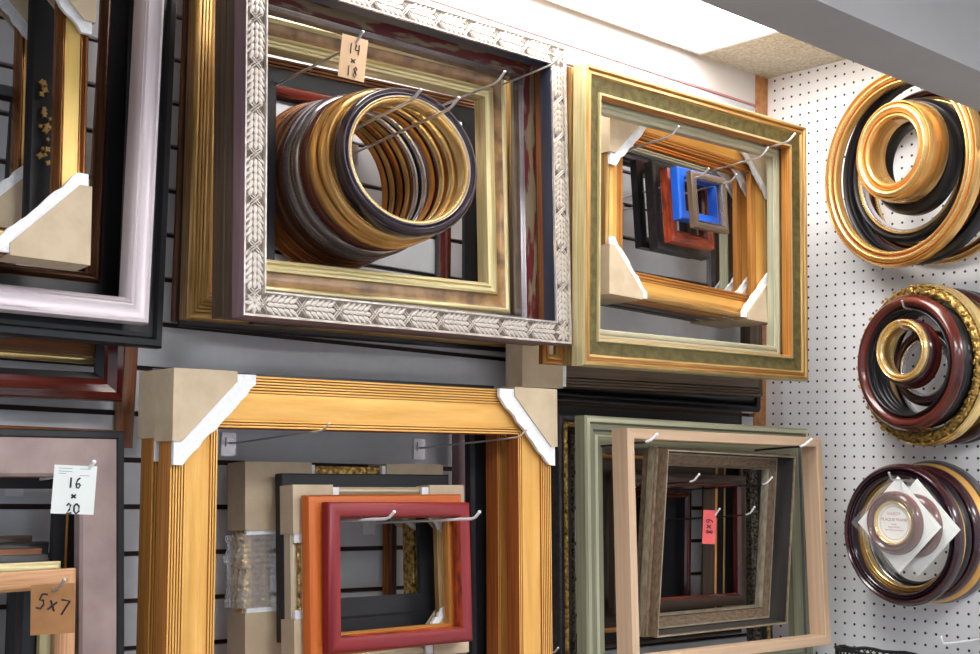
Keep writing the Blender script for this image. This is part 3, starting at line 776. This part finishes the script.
for k in range(46):
    a_ = 2*PI*k/46
    for j in range(3):
        r_ = .169-.007*j+rr.uniform(-.002,.002); s_ = rr.uniform(.003,.0055)*(1.35 if k % 6 == 0 else .9)
        aa = a_+rr.uniform(-.03,.03)
        bmesh.ops.create_uvsphere(bm, u_segments=7, v_segments=5, radius=1, matrix=Matrix.Translation((r_*math.cos(aa), -.002-rr.uniform(0,.003), r_*math.sin(aa))) @ Matrix.Rotation(-aa+rr.uniform(-.7,.7),4,'Y') @ Matrix.Diagonal((s_*.7,.0035,s_*1.3,1)))
link('floral_carving', bm, M['ornate_gold'], t, True)
pring('maroon and gold round frame behind the carved gilt one',  .054,-.505,1.857,-6,.170, std(.03,'maroon_dark','gold_old','gold_bright'), .02, G2)
pring('black round frame nearest the board in the middle stack',   .028,-.515,1.857,-5,.168, std(.03,'black','silver_lip'), .014, G2)
# bottom stack
G3 = 'round frames hung in the bottom stack on the pegboard'
pring('wide dark maroon round frame, foremost of the wide ones in the bottom pegboard stack', .135,-.447,1.494,-7,.150, std(.027,'maroon_dark','purple_black','purple_black'), .022, G3)
pring('gold round frame right behind the wide dark maroon one', .110,-.447,1.495,-6,.138, std(.028,'ring_gold','gold_bright','gold_old'), .02, G3)
pring('black and silver lined round frame third of the wide ones in the bottom stack', .088,-.45,1.496,-6,.136, std(.034,'black','black','silver_lip'), .02, G3)
pring('dark maroon round frame behind the black and silver lined one',   .063,-.452,1.497,-5,.146, std(.026,'maroon_dark','maroon_dark'), .018, G3)
pring('yellow gold round frame second from the board in the bottom stack',  .039,-.453,1.497,-4,.150, std(.026,'gold','gold_bright'), .014, G3)
pring('pewter round frame in plastic film nearest the board in the bottom stack',  .021,-.458,1.500,-3,.154, std(.024,'pewter','silver_lip'), .014, G3)
G4 = 'small plaque frames on square cards in the bottom stack'
def plaque(label, d, cy, cz, half, text, yaw):
    m = Matrix.Rotation(-PI/2+R(yaw),4,'Z') @ Matrix.Rotation(R(1),4,'X'); m.translation = (-d, cy, cz)
    t = empty('plaque_frame', m, label, 'plaque frame', G4)
    for nm, a_, b_, f0, fm, mt in (('outer_moulding',0,.019,-.010,.002,'mahog'), ('inner_lip',.019,.026,-.006,-.002,'gold_bright')):
        link(nm, ring_mesh(cres(.066-a_, .066-b_, f0, fm), .016), M[mt], t, True)
    c0 = (.006, -.003)
    dm = lambda s: [(c0[0],c0[1]+s),(c0[0]+s,c0[1]),(c0[0],c0[1]-s),(c0[0]-s,c0[1])]
    bm = bmesh.new(); prism(bm, dm(half), .0165, .0175)
    cardo = link('backing_card', bm, M['paper'], t)
    bm = bmesh.new()
    n = 72; V = [bm.verts.new((.0405*math.cos(2*PI*k/n), .0100, .0405*math.sin(2*PI*k/n))) for k in range(n)]
    V2 = [bm.verts.new((v.co.x, .0112, v.co.z)) for v in V]
    bm.faces.new(V); bm.faces.new(V2[::-1])
    for k in range(n): bm.faces.new([V[k],V[(k+1)%n],V2[(k+1)%n],V2[k]])
    ins = link('paper_insert', bm, M['paper'], t)
    bm = bmesh.new()
    tube(bm, [(.034*math.cos(2*PI*k/48), .0099, .034*math.sin(2*PI*k/48)) for k in range(49)], .0004, 4)
    link('printed_circle', bm, M['ink_red'], ins)
    if text:
        for s_, z_, sz in (('HARDY', .016, .0095), ('PLAQUE FRAME', .004, .0088), ('FRAME', -.004, .004), ('SOLID WOOD', -.010, .0045), ('FOR PHOTO OR AWARD', -.016, .0038)):
            cu = bpy.data.curves.new('printed_text','FONT'); cu.body = s_; cu.size = sz; cu.align_x = 'CENTER'; cu.extrude = .0001
            to = bpy.data.objects.new('printed_text', cu); COL.objects.link(to); to.parent = ins
            to.rotation_euler = (PI/2, 0, 0); to.location = (0, .0098, z_); cu.materials.append(M['ink_red'])
            bpy.context.view_layer.update()
            me_ = bpy.data.meshes.new_from_object(to.evaluated_get(bpy.context.evaluated_depsgraph_get()))
            tm_ = bpy.data.objects.new('printed_text', me_); COL.objects.link(tm_); tm_.parent = ins
            tm_.rotation_euler = (PI/2, 0, 0); tm_.location = (0, .0098, z_)
            if not me_.materials: me_.materials.append(M['ink_red'])
            bpy.data.objects.remove(to)
    bm = bmesh.new(); prism(bm, dm(half+.003), -.0035, -.0032)
    o = link('plastic_film', bm, M['film'], t); o['label'] = 'clear plastic sleeve over the frame'
plaque('small maroon plaque frame with red printed insert in plastic, foremost in the bottom pegboard stack', .205,-.476,1.520,.100,True,-3)
plaque('second small plaque frame on a square card, right behind the printed one', .180,-.505,1.516,.100,False,-5)

# ================================================================ hooks and tags
def hook(label, tip, bend, y_tip, coat='chrome', plate=True, group='wire display hooks on the slatted wall', r=.0022, sag=-.02):
    T = at(*tip, y_tip); Bn = at(*bend, y_tip+.012)
    t = empty('display_hook', Matrix.Translation((Bn.x, 0, Bn.z)), label, 'display hook', group)
    bm = bmesh.new()
    o = Vector((Bn.x, 0, Bn.z))
    tube(bm, [Vector((0,-.001,sag)), Vector((0,-.02,sag)), Bn-o+Vector((0,.006,0))] + ([] if coat == 'dark_wire' else [(Bn-o)+(T-Bn)*.25, T-o]), r, 8, coat != 'dark_wire')
    arm = link('wire_arm', bm, M[coat], t, True)
    if coat == 'dark_wire':
        bm = bmesh.new(); tube(bm, [Bn-o+Vector((0,.008,0)), (Bn-o)+(T-Bn)*.25, T-o], r*1.15, 8, True)
        link('bright_tip', bm, M['white_coat'], arm, True)
    bm = bmesh.new(); box(bm, (-.014,-.0025,sag-.022), (.014,-.0002,sag+.018)); box(bm, (-.006,-.005,sag-.006), (.006,-.0025,sag+.01))
    link('mounting_plate', bm, M['chrome' if coat != 'white_coat' else coat], t)
    return t
def phook(label, px, py, x_tip, coat='chrome'):
    T = atx(px, py, x_tip)
    t = empty('peg_hook', Matrix.Translation((0, T.y, T.z-.012)), label, 'peg hook', 'wire hooks on the pegboard')
    bm = bmesh.new(); tube(bm, [(-.001,0,0), (x_tip+.016,0,0), (x_tip+.006,0,.003), (x_tip,0,.014)], .0020, 8, True)
    link('wire_arm', bm, M[coat], t, True)
    bm = bmesh.new(); tube(bm, [(-.0025,0,-.013), (-.0025,0,.013)], .0022, 8)
    link('mounting_bar', bm, M[coat], t, True)
    return t
h_tag = hook('chrome hook holding the 14 by 18 size tag', (362.8,32), (354,46), -.315)
hook('left chrome hook of the pair holding the long stack of round frames', (420.5,90), (412,101), -.30, r=.0026, sag=-.030)
hook('right chrome hook of the pair holding the long stack of round frames', (458.5,98), (450,109), -.30, r=.0026, sag=-.030)
hook('chrome hook below the top right corner of the burl veneer frame', (504.5,72), (497,83), -.30)
hook('thin dark chrome hook at the top right corner of the silver leaf frame', (562,54), (554,64), -.315, r=.0018)
hook('chrome hook under the top rail of the front gold frame with cardboard corners', (678.5,127), (672,136), -.315)
hook('chrome hook at the far top right inside the olive panel frame', (795,134), (788,142), -.335)
hook('chrome hook across the top right cardboard corner of the front gold frame', (768,148), (761,157), -.315)
hook('left chrome hook of the small pair holding the tiny walnut frame', (708.5,169), (703,176), -.325)
hook('right chrome hook of the small pair holding the tiny walnut frame', (736.5,175), (731,181.5), -.325)
hook('left chrome hook under the top rail of the front wide gold frame', (329,424), (322,431), -.295, r=.0017)
hook('right chrome hook under the top rail of the front wide gold frame', (526.5,430), (519,437.5), -.295, r=.0017)
hook('left white coated hook holding the cherry red frame', (394,512), (388,519), -.31, 'white_coat', r=.0024)
hook('right white coated hook holding the cherry red frame', (479.5,512), (474,519), -.31, 'white_coat', r=.0024)
hook('left white tipped hook holding the raw pale wood frame', (657,434.5), (649,442), -.31, 'dark_wire', r=.0024)
hook('right white tipped hook holding the raw pale wood frame', (811,439.5), (803,446.5), -.31, 'dark_wire', r=.0024)
hook('left hook of the upper pair inside the antique taupe frame', (699,474.5), (693,482), -.275, 'dark_wire', r=.0017)
hook('right hook of the upper pair inside the antique taupe frame', (772,477.5), (765.5,484.5), -.275, 'dark_wire', r=.0017)
h_red = hook('hook holding the coral red size tag', (719.5,509), (714,517), -.235, 'dark_wire', r=.0017)
hook('hook right of the coral red size tag', (754.5,507), (749,515), -.235, 'dark_wire', r=.0017)
h_wht = hook('white vinyl coated hook holding the 16 by 20 size tag', (94,462), (87,472), -.265, 'white_coat', r=.0026)
h_brn = hook('chrome hook through the brown 5 by 7 size tag', (64,580), (58,590), -.29)
hook('chrome hook at the bottom right corner of the front wide gold frame', (558,648), (554,653), -.268, r=.0017)
phook('chrome hook at the top of the top pegboard stack', 931,106,-.10)
phook('white tipped hook holding the wide mahogany round frame', 902,302,-.20)
phook('chrome hook holding the small bright gold round frame', 899,322,-.235)
phook('curved chrome hook holding the plastic wrapped plaque frames', 889,474,-.235)
phook('empty clear hook at the bottom of the pegboard', 941,638,-.16,'clear_hook')

GL = {'1': [[(.5,1),(.5,0)]], '4': [[(.25,1),(.2,.45),(.75,.45)],[(.7,1),(.68,0)]], '8': [[(.7,.85),(.45,1),(.25,.8),(.45,.55),(.72,.28),(.5,0),(.22,.2),(.42,.52),(.7,.75),(.7,.85)]],
 '6': [[(.7,1),(.4,.8),(.22,.4),(.3,.05),(.6,0),(.78,.25),(.6,.45),(.3,.35)]], '0': [[(.5,1),(.2,.75),(.2,.25),(.5,0),(.85,.25),(.85,.75),(.5,1)]],
 '2': [[(.2,.75),(.45,1),(.72,.8),(.6,.4),(.2,.02),(.9,.08)]], '5': [[(.8,1),(.35,.95),(.28,.55),(.6,.6),(.75,.35),(.6,.05),(.2,.05)]], '7': [[(.1,.9),(.85,.95),(.5,0)]],
 'x': [[(.2,.7),(.8,.1)],[(.8,.7),(.2,.1)]]}
def write(bm, lines, cx, z_top, hgt, step, y=-.0004, wid=.0008, rot=0, slant=0):
    for li, s in enumerate(lines):
        h_ = hgt*(.6 if s == 'x' and len(lines) > 1 else 1)
        x0 = cx-len(s)*hgt*.7/2
        for ci, ch in enumerate(s):
            for st in GL[ch]:
                pts = [Vector((x0+(ci+u)*hgt*.7, 0, z_top-li*step-hgt+(hgt-h_)*.5+v*h_)) for u, v in st]
                pts = [Matrix.Rotation(rot,3,'Y') @ (p_-Vector((cx,0,z_top-hgt/2)))+Vector((cx,y,z_top-hgt/2)) for p_ in pts]
                tube(bm, pts, wid, 5)
def size_tag(label, hk, M4, w, h, mat, lines, hgt, step, ztop, wid, rot=0, hole=True, extra=None, swing=(0,0,0)):
    t = empty('size_tag', M4, label, 'size tag')
    bm = bmesh.new()
    box(bm, (-w/2,0,-h), (w/2,.0006,0)); link('tag_card', bm, M[mat], t)
    bm = bmesh.new(); write(bm, lines, 0, -ztop, hgt, step, wid=wid, rot=rot); link('handwriting', bm, M['ink'], t)
    if extra: extra(t)
    return t
def tagm(px, py, y, yaw=0, roll=0, tilt=0):
    m = Matrix.Rotation(R(yaw),4,'Z') @ Matrix.Rotation(R(roll),4,'Y') @ Matrix.Rotation(R(tilt),4,'X'); m.translation = at(px, py, y); return m
size_tag('manila size tag reading 14 x 18 on its chrome hook', h_tag, tagm(355.5,37,-.306,-12,4), .045,.070,'tan_paper', ['14','x','18'], .0165,.0185,.012,.0010)
def print_lines(t):
    bm = bmesh.new()
    for x0,x1,z_ in ((-.022,-.004,-.004),(-.022,-.004,-.008),(-.022,-.012,-.011),(.006,.02,-.004),(.006,.019,-.013)):
        box(bm, (x0,-.0003,z_-.0008), (x1,-.00005,z_))
    link('printed_lines', bm, M['ink_grey'], t)
size_tag('white size tag reading 16 x 20 on the mauve suede frame', h_wht, tagm(76,465.5,-.252,-22,1), .056,.066,'paper', ['16','x','20'], .0140,.0175,.0165,.0013, extra=print_lines)
size_tag('brown kraft size tag reading 5 x 7 on the raw oak frame', h_brn, tagm(53,584,-.262,-22,-3), .056,.066,'kraft_tag', ['5x7'], .021,.02,.016,.0014, rot=R(18))
size_tag('coral red size tag reading 6 x 8 inside the antique taupe frame', h_red, tagm(710,510,-.222,-20,2), .031,.070,'red_tag', ['6x8'], .016,.02,.026,.0011, rot=R(90))

# black wire mesh basket at the bottom of the pegboard
q = atx(836,647,-.07); q.y -= .17
t = empty('mesh_basket', Matrix.Translation((0, q.y, q.z)), 'top rim of a black mesh basket at the bottom of the pegboard', 'basket')
bm = bmesh.new(); rr = random.Random(2)
L_ = .34; Dp = .095
def rim(u): return Vector((-.02-Dp/2+Dp/2*math.cos(u), L_/2*math.sin(u), 0))
tube(bm, [rim(2*PI*k/40)+Vector((0,0,.002*math.sin(k*1.7))) for k in range(41)], .004, 6)
link('rim', bm, M['mesh_black'], t, True)
bm = bmesh.new()
for k in range(60):
    for s_ in (-1,1):
        a_ = 2*PI*k/60
        tube(bm, [rim(a_+s_*.16*j)*(1)+Vector((0,0,-.02*j)) for j in range(5)], .0016, 5)
link('basket_mesh', bm, M['mesh_black'], t, True)
